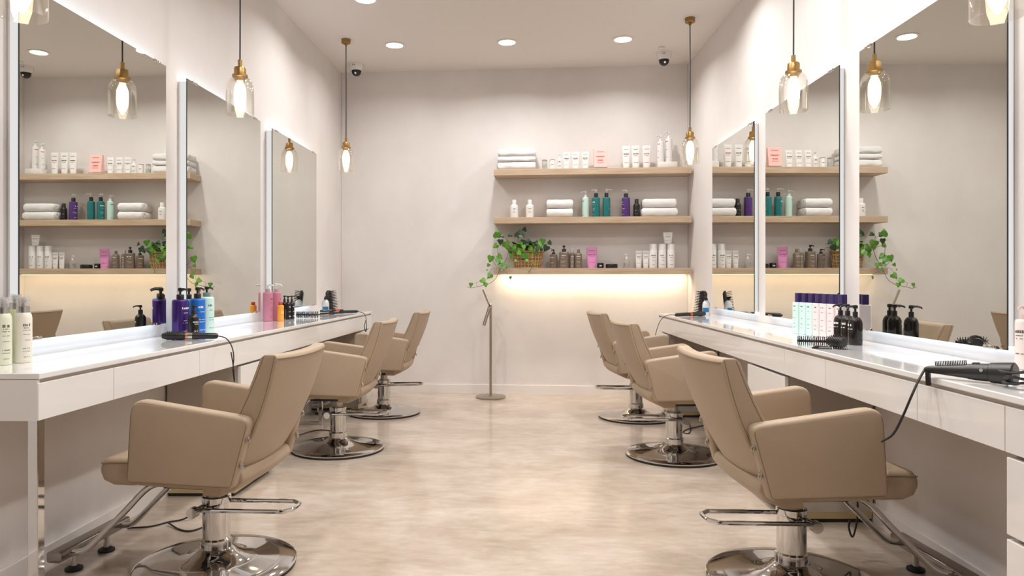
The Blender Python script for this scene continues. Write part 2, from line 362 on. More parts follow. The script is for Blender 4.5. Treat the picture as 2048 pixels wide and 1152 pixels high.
# ---------------------------------------------------------------- salon chair
def make_chair():
    t = thing('salon_chair', 'x', 'chair', group='taupe leather salon chairs')
    b = MB(); prof = [(.298, .010), (.310, .014), (.311, .020), (.300, .026), (.24, .031), (.16, .038), (.11, .050), (.082, .068), (.062, .085)]
    b.lathe(prof, 64); b.build('base', chrome_m, t, ang=60)
    b = MB(); b.lathe([(.300, 0), (.308, .002), (.310, .0135), (.296, .0135)], 64); b.build('base_rim', rubber_m, t)
    b = MB(); b.lathe([(.060, .082), (.060, .118), (.0535, .124), (.0535, .262), (.056, .264), (.056, .286), (.044, .288), (.044, .284)], 32); b.build('column', chrome_m, t)
    b = MB(); b.lathe([(.030, .285), (.030, .345)], 20); b.lathe([(.040, .284), (.040, .293)], 20); b.build('piston', steel_m, t)
    b = MB(); b.box(-.13, .13, -.10, .15, .345, .372); b.box(-.05, .05, -.09, .16, .33, .348); b.build('mounting_plate', black_m, t, bevel=.004)
    # foot pump
    b = MB(); w = .068
    loop = rounded([(-w, .045), (-w, -.30), (-w*.5, -.335), (w*.5, -.335), (w, -.30), (w, .045)], [0, .02, .02, .02, .02, 0], 4)
    zt = lambda y: .246+.010*max(0, (.05-y)/.4)
    b.tube([(x, y, zt(y)) for x, y in loop], .0085, 10); pm = b.build('pump_pedal', chrome_m, t)
    b = MB(); b.tube([(-.105, .045, .246), (.105, .045, .246)], .011, 12)
    for s in (-1, 1): b.tube([(s*.085, .045, .246), (s*.112, .045, .246)], .021, 20)
    b.build('pivot', chrome_m, pm)
    # seat
    b = MB(); n = 10; ring = []
    def srow(y, z0, z1, w): return rounded([(-w, z0), (w, z0), (w, z1), (-w, z1)], [.03, .03, .025, .025], 4)
    rows = [(-.17, .375, .455, .222), (-.10, .370, .468, .225), (.05, .370, .476, .225), (.205, .376, .482, .225), (.220, .376, .483, .232), (.29, .379, .484, .238), (.325, .392, .478, .236), (.340, .41, .462, .226)]
    b.loft([[(x, y, z) for x, z in srow(y, z0, z1, w)] for y, z0, z1, w in rows]); sc = b.build('seat', leath_m, t, ang=75)
    b = MB()
    for s in (-1, 1): b.tube([(s*.230, .21, .466), (s*.2385, .29, .467), (s*.236, .328, .462)], .0022, 6)
    b.tube([(-.230, .3365, .462), (0, .3385, .463), (.230, .3365, .462)], .0022, 6); b.build('seam', seam_m, sc)
    # arms
    poly = rounded([(-.203, .396), (.207, .404), (.188, .714), (-.272, .652)], [.02, .02, .055, .03], 6)
    for s in (-1, 1):
        b = MB(); b.prism(poly, s*.226, s*.282, lambda p, a: (a, p[0], p[1])); am = b.build('armrest', leath_m, t, bevel=.014, seg=4)
        b = MB(); q = [(s*.2792, y, z) for y, z in rounded([(-.197, .402), (.201, .410), (.1825, .705), (-.263, .643)], [.02, .02, .05, .025], 6)]
        b.tube(q, .0019, 6, closed=True); b.build('seam', seam_m, am)
        for z in (.49, .585):
            f = (z-.396)/.258; y = -.203-.066*f
            b = MB(); M = Matrix.Translation((s*.262, y-.001, z)) @ Matrix.Rotation(-.235, 4, 'X')
            b.box(-.010, .010, -.004, .002, -.024, .024, M=M); b.box(-.006, .006, -.007, -.003, -.019, -.004, M=M); b.box(-.006, .006, -.007, -.003, .004, .019, M=M); b.build('bracket', steel_m, am, bevel=.002)
    # lumbar roll below the backrest
    prof = rounded([(-.06, .352), (-.140, .350), (-.200, .378), (-.232, .415), (-.222, .448), (-.17, .460), (-.06, .460)], [.0, .03, .03, .03, .02, .02, .0], 5)
    b = MB(); wv = lambda s: (s*.246)
    rings = []
    for x in (-.224, -.216, -.17, -.08, 0, .08, .17, .216, .224):
        k = .96 if abs(x) > .22 else 1; cy_, cz_ = -.13, .42
        rings.append([(x, cy_+(y-cy_)*k+.012*(x/.236)**2*(1 if y < -.1 else 0), cz_+(z-cz_)*k) for y, z in prof])
    b.loft(rings); b.build('seat_shell', leath_m, t, ang=70)
    # backrest
    b = MB(); rings = []; nx = 13
    ts = [0, .03, .08, .2, .35, .5, .65, .8, .92, .97, 1]
    def bk(tt):
        z = .438+.434*tt; yr = -.212-.180*tt+.003*tt*tt-.020*math.sin(PI*tt); th = .130-.066*tt; hw = .232+.020*max(0, (tt-.38)/.62)
        if tt < .1: hw -= .030*(1-tt/.1)**2
        return z, yr, th, hw
    for tt in ts:
        z, yr, th, hw = bk(tt); fr, re = [], []
        ins = .012 if tt in (0, 1) else 0
        for i in range(nx):
            q = -1+2*i/(nx-1); x = hw*q; bend = .024*q*q; zz = z+(.010*q**4*(1-tt)**3)+(.006*q*q*tt**3)
            fr.append((x, yr+th+bend-ins, zz)); re.append((x, yr+bend+ins, zz))
        rings.append(re+fr[::-1])
    b.loft(rings, False, False)
    for base, flip in ((0, 0), ((len(ts)-1)*2*nx, 1)):
        fs = []
        for i in range(nx-1):
            a = [base+i, base+i+1, base+2*nx-2-i, base+2*nx-1-i]; b.f.append(tuple(a if flip else a[::-1])); b.m.append(0)
    bo = b.build('backrest', leath_m, t, bevel=.015, seg=4)
    b = MB()
    for s in (-1, 1):
        for front in (0, 1):
            pts = []
            for tt in [.04, .1, .2, .35, .5, .65, .8, .92, .985]:
                z, yr, th, hw = bk(tt); pts.append((s*(hw-.0005), yr+.024+(th-.012 if front else .012), z+.010*(1-tt)**3+.006*tt**3))
            b.tube(pts, .0017, 6)
    z, yr, th, hw = bk(.99); b.tube([(hw*q, yr+.024*q*q+.001, z-.010+.006*q*q) for q in [-.98+.14*i for i in range(15)]], .0017, 6)
    b.build('seam', seam_m, bo)
    # footrest
    fr = thing('footrest', None, None); fr.parent = t
    b = MB(); b.prism(rounded([(.512, .070), (.574, .070), (.574, .112), (.512, .112)], .012, 3), -.215, .215, lambda p, a: (a, p[0], p[1])); b.build('footrest_bar', bar_m, fr, bevel=.006)
    for s in (-1, 1):
        b = MB(); b.tube(smoothpath([(s*.135, .10, .372), (s*.135, .20, .352), (s*.14, .30, .255), (s*.145, .40, .155), (s*.15, .455, .105), (s*.155, .50, .092), (s*.155, .54, .090)], 5), .0125, 12); b.build('footrest_leg', chrome_m, fr)
        b = MB(); b.lathe([(.012, .018), (.012, .074)], 16, (s*.10, .545, 0)); b.build('post', chrome_m, fr)
        b = MB(); b.lathe([(.030, 0), (.033, .003), (.033, .010), (.022, .016), (.013, .019)], 24, (s*.10, .545, 0)); b.build('rubber_foot', rubber_m, fr)
    return t
ch = make_chair()
def rz(side, phi):  # forward (+Y local) towards the wall, swung phi degrees towards the back wall
    a = math.radians(phi); d = W(-math.cos(a), math.sin(a)) if side == 'l' else W(math.cos(a), math.sin(a))
    return math.atan2(-d.x, d.y)
chairs = [('l', 433, 2.895, 7.5, 'taupe leather salon chair at left worktop, biggest of the left row, by the green bottles'),
          ('l', 676, 4.90, 4.5, 'taupe leather salon chair in middle of left row, before the pink bottles'),
          ('l', 768, 6.22, 5, 'taupe leather salon chair at far end of left row, near the back wall'),
          ('r', 1583, 2.74, 2, 'taupe leather salon chair at right worktop, biggest of the right row'),
          ('r', 1348, 4.71, 3, 'taupe leather salon chair in middle of right row, two brackets on its arm'),
          ('r', 1272, 6.02, 4, 'taupe leather salon chair at far end of right row, below the shelves')]
for i, (s, px, Z, phi, lab) in enumerate(chairs):
    o = ch if i == 0 else copy_tree(ch); o['label'] = lab; o.location = C(px, Z); o.rotation_euler.z = rz(s, phi)

# ---------------------------------------------------------------- pendants, downlights, cameras
def make_pendant(drop):      # origin at ceiling; glass bottom at -drop
    t = thing('pendant_lamp', 'x', 'lamp', group='brass and glass pendant lamps')
    z = -drop
    b = MB(); b.lathe([(.040, 0), (.040, -.032), (.036, -.036)], 28); b.lathe([(.012, -.034), (.010, -.058)], 14); b.build('ceiling_rose', brass_m, t)
    b = MB(); b.tube([(0, 0, -.05), (.0015, 0, -drop*.4), (0, 0, z+.285)], .0042, 8); b.build('cord', cord_m, t)
    b = MB(); b.lathe([(.011, z+.292), (.011, z+.255), (.028, z+.252), (.031, z+.246), (.031, z+.213), (.041, z+.211), (.041, z+.200), (.034, z+.196), (.026, z+.185), (.026, z+.178)], 28); b.build('lamp_holder', brass_m, t)
    b = MB(); pr = [(.034, z+.203), (.050, z+.193), (.062, z+.178), (.070, z+.155), (.0725, z+.12), (.0725, z+.01), (.0715, z), (.0700, z+.001), (.0710, z+.012), (.0710, z+.12), (.0685, z+.154), (.0605, z+.176), (.049, z+.190), (.033, z+.200)]
    b.lathe(pr, 40, caps=False); b.build('glass_shade', glass_m, t, ang=60)
    b = MB(); b.lathe([(.014, z+.178), (.019, z+.165), (.029, z+.14), (.031, z+.10), (.028, z+.06), (.017, z+.03), (.005, z+.012)], 20); b.build('bulb', bulb_m, t)
    return t
pend = [(43, 2.21, 36, 'brass and glass pendant lamp cut by the top left picture corner'),
        (480, 3.867, 231, 'brass and glass pendant lamp in front of the middle left mirror'),
        (692, 6.37, 343, 'brass and glass pendant lamp in left back corner, smallest'),
        (1380, 5.85, 328, 'brass and glass pendant lamp beside the right end of the shelves'),
        (1587, 3.80, 224, 'brass and glass pendant lamp in front of the middle right mirror'),
        (1995, 2.18, 38, 'brass and glass pendant lamp at the top right picture corner')]
for px, Z, yb, lab in pend:
    zb = zat(yb, Z)
    o = make_pendant(H-zb-.004); o['label'] = lab; o.location = C(px, Z, H)
def make_down():
    t = thing('downlight', 'x', 'ceiling light', group='round recessed downlights')
    b = MB(); b.lathe([(.074, 0), (.092, -.001), (.094, -.005), (.078, -.008), (.074, -.006)], 36, caps=False); b.build('trim_ring', base_m, t)
    b = MB(); b.lathe([(.075, -.001), (.075, -.005), (.02, -.0055)], 36); b.build('diffuser', down_m, t)
    return t
dn = make_down()
dpos = [(W(-.773, 6.52), 'round recessed downlight near the left camera dome'), (W(.236, 6.44), 'round recessed downlight in the middle of the far row'), (W(1.25, 6.36), 'round recessed downlight near the right camera dome'),
        (W(-.865, 5.45), 'round recessed downlight cut by the top picture edge')]
for k, Z in enumerate((5.0, 3.9, 2.7, 1.3)):  # unseen rows overhead, added as fill light for the room
    for X in ((1.15,) if k == 0 else (-.70, .2, 1.0)): dpos.append((W(X+.05*Z, Z), 'unseen round recessed downlight overhead, out of the frame'))
E_DOWN = 6.6
for i, (p, lab) in enumerate(dpos):
    o = dn if i == 0 else copy_tree(dn); o['label'] = lab; o.location = (p.x, p.y, H)
    ld = bpy.data.lights.new('downlight_lamp', 'AREA'); ld.shape = 'DISK'; ld.size = .15; ld.energy = E_DOWN*(.6 if p.y < 1.6 else 1); ld.color = (1, .975, .955); ld.spread = math.radians(150)
    lo = bpy.data.objects.new('downlight_lamp', ld); col.objects.link(lo); lo.parent = o; lo.location = (0, 0, -.012)
def make_dome():
    t = thing('dome_camera', 'x', 'camera', group='ceiling dome cameras')
    b = MB(); b.lathe([(.066, 0), (.067, -.012), (.064, -.040), (.056, -.062), (.045, -.066)], 32); b.build('housing', white_m, t)
    b = MB(); b.lathe([(.047, -.060), (.047, -.070), (.043, -.092), (.032, -.108), (.016, -.117), (.003, -.119)], 28); dd = b.build('dome', black_m, t)
    b = MB(); b.lathe([(.010, 0), (.010, .006)], 16, M=Matrix.Translation((0, -.040, -.095)) @ Matrix.Rotation(2.2, 4, 'X')); b.build('lens', chrome_m, dd)
    b = MB()
    for x in (-.022, -.006): b.lathe([(.004, 0), (.004, .004)], 10, M=Matrix.Translation((x, -.0645, -.022)) @ Matrix.Rotation(PI/2, 4, 'X'))
    b.build('screw', black_m, t)
    return t
dm = make_dome(); dm['label'] = 'white security camera with dark dome near left back corner'; dm.location = W(-1.215, 7.10, H)
o = copy_tree(dm); o['label'] = 'white security camera with dark dome near right back corner'; o.location = C(1328, 6.75, H)
b = MB(); b.box(-.028, .028, -.02, .02, -.018, 0); tag(b.build('smoke_detector', white_m, bevel=.004, loc=C(1323, 6.58, H)), 'small white detector on ceiling above right security camera', 'detector')

# ---------------------------------------------------------------- bottles
def marks(mb, rows, R, kind, hw=None, seed=0):
    """little print marks on the front (-Y) of a body; rows = (z, half width in m, height, letters)"""
    rnd = random.Random(seed)
    for z, w, h, n in rows:
        x = -w; step = 2*w/n
        for k in range(n):
            if n > 3 and rnd.random() < .12: x += step; continue
            a, c = x, x+step*rnd.uniform(.55, .85); zz = z; hh = h*rnd.uniform(.75, 1)
            def P(xx, q):
                if kind == 'flat': return (xx, -R-.0006, q)
                th = xx/R; return ((R+.0006)*math.sin(th), -(R+.0006)*math.cos(th), q)
            mb.add([P(a, zz), P(c, zz), P(c, zz+hh), P(a, zz+hh)], [(0, 1, 2, 3)])
            x += step
def pump_mesh(mb, z, s=1.0, length=.035):
    mb.lathe([(.0045*s, z), (.0045*s, z+.014*s), (.009*s, z+.015*s), (.010*s, z+.022*s), (.009*s, z+.028*s), (.004*s, z+.030*s)], 14)
    mb.tube([(0, 0, z+.023*s), (0, -length*.6*s, z+.024*s), (0, -length*s, z+.020*s), (0, -(length+.004)*s, z+.015*s)], [.0055*s, .0045*s, .0038*s, .0034*s], 8)
MC = {}
def pm(c, rough=.3, **k):
    key = (c, rough, tuple(k.items()))
    if key not in MC: MC[key] = mat('packaging', c, rough, **k)
    return MC[key]
WHITE = (.75, .74, .725)
def bottle(name, label, cat, loc, rotz, r, h, color, style='pump', cap=(.015, .014, .014), pumpc=None, rows=None, ink=None, group=None, rough=.28, shoulder=.012, power=2, sy=1, ps=1.0, collar=.020, clear=False, metal=0, cr=.45):
    t = thing(name, label, cat, loc, rotz, group)
    m = clearp_m if clear else pm(color, rough, metal=metal)
    b = MB(); s = shoulder
    prof = [(r*.93, 0), (r*.985, .002), (r, .006), (r, h-s), (r*.985, h-s*.55), (r*.90, h-s*.2), (r*(.80 if s < .02 else .5), h)]
    if s >= .02: prof = [(r*.93, 0), (r*.985, .002), (r, .006), (r, h-s), (r*.97, h-s*.72), (r*.86, h-s*.42), (r*.66, h-s*.17), (r*cr, h)]
    b.lathe(prof, 32, sy=sy, power=power); body = b.build('body', m, t, ang=50)
    if clear:
        b = MB(); b.lathe([(r*.88, .004), (r*.9, h*.55)], 24, sy=sy, power=power); b.build('liquid', pm(color, .2), t)
    cm = pm(cap, .3)
    if style == 'pump':
        b = MB(); b.lathe([(r*cr, h-.002), (r*cr*1.02, h+collar*.85), (r*cr*.9, h+collar)], 24); b.build('collar', cm, t)
        b = MB(); pump_mesh(b, h+collar-.002, ps); b.build('pump', pm(pumpc, .3) if pumpc else cm, t)
    elif style == 'cap':
        b = MB(); b.lathe([(r*cr, h-.002), (r*cr, h+collar*.92), (r*cr*.92, h+collar)], 24, sy=sy if power > 2 else 1, power=power if power > 2 else 2); b.build('cap', cm, t)
    elif style == 'disc':
        b = MB(); b.lathe([(r*.97, h-.001), (r*.97, h+.004), (r*.9, h+.006)], 28); b.build('lid', cm, t)
    if rows:
        b = MB(); marks(b, rows, r*sy if power > 2 else r, 'flat' if power > 2 else 'round', seed=sid(label) % 999)
        b.build('label_print', ink or ink_w, body, smooth=False)
    return t
def std_rows(h, w, dens=6):
    return [(h*.74, w*.8, h*.055, dens-1), (h*.63, w*.5, h*.018, dens), (h*.42, w*.7, h*.018, dens+2), (h*.36, w*.6, h*.014, dens+1), (h*.14, w*.55, h*.02, dens)]
def tube_pack(name, label, loc, rotz, w, h, color, cat='tube', d=.016, rows=True, ink=None, capc=None, group=None, flip=False):
    """squeeze tube standing on its cap: oval below, flat crimp on top"""
    t = thing(name, label, cat, loc, rotz, group)
    ch = h*.13
    b = MB(); b.lathe([(w*.36, 0), (w*.38, .002), (w*.385, ch), (w*.33, ch+.001)], 24, sy=.72); b.build('cap', pm(capc or color, .35), t)
    b = MB(); rings = []
    for q in (0, .1, .3, .6, .85, .95, 1):
        z = ch+(h-ch)*q; hw = w*(.40+.10*q); dy = d*(1-q)**.8+.0015
        rings.append([(hw*math.copysign(abs(math.cos(2*PI*(j+.5)/24))**.8, math.cos(2*PI*(j+.5)/24)), dy*math.sin(2*PI*(j+.5)/24), z) for j in range(24)])
    b.loft(rings); body = b.build('body', pm(color, .35), t, ang=60)
    if rows:
        b = MB()
        for k, (q, ww, hh, n) in enumerate(((.80, .55, .022, 6), (.56, .62, .05, 6), (.48, .45, .016, 7), (.16, .5, .018, 6))):
            rnd = random.Random(k+sid(label) % 99); x = -w*.5*ww; st = w*ww/n; z = ch+(h-ch)*q; y = -(d*(1-q)**.8+.0026)
            for i in range(n):
                c = st*rnd.uniform(.5, .85); b.add([(x, y, z), (x+c, y, z), (x+c, y+.0, z+h*hh), (x, y+.0, z+h*hh)], [(0, 1, 2, 3)]); x += st
        b.build('label_print', ink or ink_d, body, smooth=False)
    return t
def towel(label, loc, rotz, w, d, h, group, seed, tilt=0):
    rnd = random.Random(seed); b = MB(); nx = 22
    prof = rounded([(-d/2, 0), (d/2, 0), (d/2, h*.96), (-d/2, h)], [h*.46, h*.2, h*.25, h*.46], 5)
    rings = []
    for i in range(nx+1):
        q = i/nx; x = -w/2+w*q; k = 1-.22*max(0, abs(q-.5)*2-.93)/.07
        ring = []
        for y, z in prof:
            n = noise.noise(Vector((x*14+seed*3.1, y*14, z*30)))*.0035+noise.noise(Vector((x*50+seed, y*50, z*60)))*.0015
            fold = -.0022*math.exp(-((z-h*.5)/.004)**2) if (abs(q-.5) > .48 or y > d/2-.004) else 0
            cz = h/2
            ring.append((x+n*.6, y*(.985+.015*k)+n, max(0.0, cz+(z-cz)*k+n*.8+fold)))
        rings.append(ring)
    b.loft(rings)
    # spiral of folded layers showing at both ends
    for s in (-1, 1):
        pts = []
        for a in range(26):
            th = a/25*4.2*PI; rr = h*.36*(1-a/32); pts.append((s*(w/2+.0008), -d/2+h*.5+rr*math.cos(th)*.95+.005, h*.5+rr*math.sin(th)*.95))
        b.tube(pts, .0022, 5)
    o = b.build('folded_towel', towel_m, ang=80, loc=loc, rotz=rotz); return tag(o, label, 'towel', group)

# shelf items: px range in the photo -> position on the shelf
def SP(px, lev, off=.13): p = BW(px, off); return Vector((p.x, p.y, SZ[lev]+.0005))
def SW(x0, x1, off=.13): return (BW(x1, off)-BW(x0, off)).length
K = 7.13/F   # metres per photo pixel at the shelf
def cx(a): return 930+a/3.29
TG = 'folded white towels on the back shelves'
# top shelf
for k, (dz, hh, n) in enumerate(((0, .078, 'bottom one'), (.0785, .052, 'middle one'), (.131, .072, 'top one'))):
    p = SP(1034, 0, .125); towel('folded white towel, %s of three stacked on the top shelf' % n, (p.x, p.y, p.z+dz), ROT_B+.02*(k-1), .365, .19, hh, TG, k)
bottle('glass_jar', 'small clear glass jar beside the three towels on top shelf', 'jar', SP(cx(524), 0), ROT_B, .026, .098, (.55, .62, .56), 'disc', cap=(.30, .30, .29), clear=True, shoulder=.008)
bottle('glass_jar', 'small jar of white cream on top shelf, left of the dropper bottle', 'jar', SP(cx(574), 0), ROT_B, .027, .098, (.80, .78, .75), 'disc', cap=(.33, .32, .31), shoulder=.008, rows=[(.05, .012, .01, 5)], ink=ink_d)
bottle('pump_bottle', 'small white pump bottle on top shelf beside two glass jars', 'bottle', SP(cx(622), 0), ROT_B, .0235, .115, WHITE, 'pump', cap=WHITE, rows=[(.075, .012, .012, 4), (.04, .014, .005, 6), (.03, .01, .005, 5)], ink=ink_d, ps=.95, collar=.018, shoulder=.022, cr=.5)
for k, (a, n) in enumerate(((668, 'left'), (728, 'middle'), (792, 'right'))):
    tube_pack('cream_tube', 'small white tube on top shelf left of the pink pouch, %s of three' % n, SP(cx(a), 0), ROT_B, .074, .178, WHITE, group='white tubes on the top shelf')
for k, (a, n, hh) in enumerate(((1061, 'left', .230), (1124, 'middle', .232), (1195, 'right', .232))):
    tube_pack('cream_tube', 'larger white tube on top shelf right of the pink pouch, %s of three' % n, SP(cx(a), 0), ROT_B, .082, hh, WHITE, ink=ink_r if k == 2 else None, group='white tubes on the top shelf')
t = thing('pink_carton', 'pale pink product pouch with clear base standing on top shelf', 'packaging', SP(cx(890), 0), ROT_B)
pk = pm((.83, .50, .46), .4)
b = MB(); b.loft([[(-.062, -.035, .02), (.062, -.035, .02), (.062, .035, .02), (-.062, .035, .02)], [(-.068, -.014, .205), (.068, -.014, .205), (.068, .012, .205), (-.068, .012, .205)]]); cb = b.build('carton', pk, t, smooth=False, bevel=.003)
b = MB(); b.box(-.066, .066, -.037, .037, 0, .021); b.build('base', clearp_m, t, smooth=False)
b = MB()
for z, w, h_, n in ((.170, .035, .005, 9), (.125, .045, .006, 10), (.118, .03, .004, 8), (.085, .028, .010, 6), (.065, .03, .004, 9)):
    x = -w
    for i in range(n): y = -.036+.0212*(z-.02)/.185-.001; b.add([(x, y, z), (x+1.4*w/n, y, z), (x+1.4*w/n, y+.001, z+h_), (x, y+.001, z+h_)], [(0, 1, 2, 3)]); x += 2*w/n
b.build('label_print', ink_r, cb, smooth=False)
p = SP(cx(1327), 0); b = MB(); b.box(-.092, .092, -.05, .05, 0, .062)
tag(b.build('display_block', mat('white_marble', (.80, .78, .75), .3, noise_=((.62, .60, .58), 4, (1, 1, 3))), bevel=.003, loc=p, rotz=ROT_B), 'white stone display block under two tall pumps on top shelf', 'display block')
for a, hh, n, y in ((1287, .205, 'shorter left', -.008), (1341, .238, 'taller right', .006)):
    q = SP(cx(a), 0, .125-y); q.z += .063
    bottle('pump_bottle', 'tall white pump bottle on the stone block, %s one' % n, 'bottle', q, ROT_B-.9, .034, hh, WHITE, 'pump', cap=WHITE, rows=[(hh*.82, .020, .012, 4), (hh*.5, .012, .006, 6), (hh*.2, .012, .006, 6)], ink=ink_r, ps=1.45, collar=.018, shoulder=.024, cr=.42, group='white pumps on the stone block')
# middle shelf
for a, n in ((324, 'left'), (427, 'right')):
    bottle('lotion_bottle', 'white capped lotion bottle on middle shelf, %s of the pair' % n, 'bottle', SP(cx(a), 1), ROT_B, .0395, .135, WHITE, 'cap', cap=WHITE, rows=[(.085, .014, .008, 5), (.06, .010, .005, 6), (.05, .012, .004, 6)], ink=ink_d, shoulder=.02, collar=.045, cr=.52, group='white lotion bottles')
for k, n in ((0, 'bottom'), (1, 'top')):
    p = SP(cx(622), 1, .125); towel('folded white towel, %s one of the stack left of the mint bottle' % n, (p.x, p.y, p.z+.088*k), ROT_B+.015*k, .250, .20, .087-.003*k, TG, 10+k)
    p = SP(cx(1273), 1, .125); towel('folded white towel, %s one of the stack right of the black bottle' % n, (p.x, p.y, p.z+.088*k), ROT_B-.02*k, .330-.02*k, .20, .087-.003*k, TG, 14+k)
MINT, TEAL, PURP = (.50, .70, .64), (.010, .155, .155), (.075, .028, .17)
bottle('pump_bottle', 'mint green pump bottle with white pump on middle shelf', 'bottle', SP(cx(793), 1), ROT_B-1.2, .0325, .197, MINT, 'pump', cap=WHITE, rows=[(.155, .024, .012, 5), (.02, .02, .006, 8)], ink=ink_d, ps=1.35, collar=.026, cr=.55)
bottle('pump_bottle', 'teal pump bottle on middle shelf, next to the mint bottle', 'bottle', SP(cx(862), 1), ROT_B-1.0, .0365, .195, TEAL, 'pump', pumpc=WHITE, rows=std_rows(.195, .030), ps=1.4, collar=.044, cr=.5, group='teal pump bottles')
bottle('pump_bottle', 'teal pump bottle on middle shelf with spout turned right', 'bottle', SP(cx(931), 1), ROT_B+1.2, .0365, .195, TEAL, 'pump', pumpc=WHITE, rows=std_rows(.195, .030), ps=1.4, collar=.044, cr=.5, group='teal pump bottles')
bottle('pump_bottle', 'dark purple pump bottle with white pump on middle shelf', 'bottle', SP(cx(1059), 1), ROT_B-1.0, .039, .192, PURP, 'pump', pumpc=WHITE, rows=std_rows(.192, .032), ps=1.35, collar=.040, cr=.5)
bottle('black_bottle', 'small black bottle between purple bottle and towels on middle shelf', 'bottle', SP(cx(1129), 1), ROT_B, .031, .135, (.012, .011, .012), 'cap', rows=[(.06, .018, .012, 5), (.03, .012, .006, 5)], collar=.042, shoulder=.022, cr=.6, ink=pm((.25, .23, .22)))
# bottom shelf
BRN = (.185, .140, .105)
bottle('pump_bottle', 'small brown pump bottle beside the ivy basket', 'bottle', SP(cx(583), 2), ROT_B-.6, .034, .137, BRN, 'pump', rows=std_rows(.137, .026, 5), ps=1.0, collar=.020, power=4, sy=.8, cr=.45, group='brown bottles on the bottom shelf')
bottle('pump_bottle', 'large brown pump bottle on bottom shelf', 'bottle', SP(cx(652), 2), ROT_B-.3, .045, .160, BRN, 'pump', rows=std_rows(.160, .034, 5), ps=1.2, collar=.030, power=4, sy=.75, cr=.42, group='brown bottles on the bottom shelf')
bottle('capped_bottle', 'brown bottle with pale clear cap on bottom shelf', 'bottle', SP(cx(705), 2, .10), ROT_B, .030, .150, (.26, .22, .18), 'cap', cap=(.62, .58, .52), rows=std_rows(.150, .024, 5), collar=.044, cr=.6, shoulder=.02, group='brown bottles on the bottom shelf')
bottle('capped_bottle', 'brown flip cap bottle on bottom shelf left of the pink tube', 'bottle', SP(cx(747), 2, .15), ROT_B, .034, .150, BRN, 'cap', cap=(.16, .12, .09), rows=std_rows(.150, .026, 5), collar=.033, cr=.42, shoulder=.022, group='brown bottles on the bottom shelf')
tube_pack('pink_tube', 'bright pink squeeze tube on bottom shelf', SP(cx(834), 2), ROT_B, .108, .205, (.66, .27, .50), ink=pm((.45, .08, .25)))
bottle('cream_jar', 'small black cream jar beside the pink tube', 'jar', SP(cx(891), 2, .11), ROT_B, .032, .045, (.010, .010, .010), 'disc', rows=[(.018, .012, .012, 5)], shoulder=.006)
t = bottle('cream_jar', 'wide black cream jar on bottom shelf', 'jar', SP(cx(965), 2), ROT_B, .058, .036, (.012, .011, .010), 'disc', shoulder=.006); 
bottle('pump_bottle', 'small clear pump bottle on bottom shelf', 'bottle', SP(cx(1063), 2), ROT_B-.8, .029, .088, (.55, .52, .46), 'pump', cap=WHITE, rows=[(.04, .014, .008, 5), (.028, .012, .005, 5)], ink=ink_d, ps=1.0, collar=.022, clear=True, shoulder=.02, cr=.4)
for a, n, hh in ((1143, 'left', .170), (1190, 'right', .170)):
    tube_pack('cream_tube', 'slim white tube on bottom shelf, %s of the pair' % n, SP(cx(a), 2), ROT_B, .064, hh, WHITE, group='slim white tubes')
for a, n in ((1238, 'left'), (1297, 'middle'), (1355, 'right')):
    bottle('spray_can', 'tall white cylinder can on bottom shelf, %s of three' % n, 'can', SP(cx(a), 2), ROT_B, .0385, .175, WHITE, 'cap', cap=WHITE, rows=[(.115, .022, .012, 4), (.097, .016, .005, 7), (.072, .012, .004, 6), (.03, .016, .006, 6)], ink=ink_d, shoulder=.004, collar=.058, cr=.97, group='white cylinder cans')
p = SP(cx(1335), 2); p.z += .2345
tube_pack('cream_tube', 'white tube balanced on top of the white cylinder cans', p, ROT_B, .092, .112, WHITE)

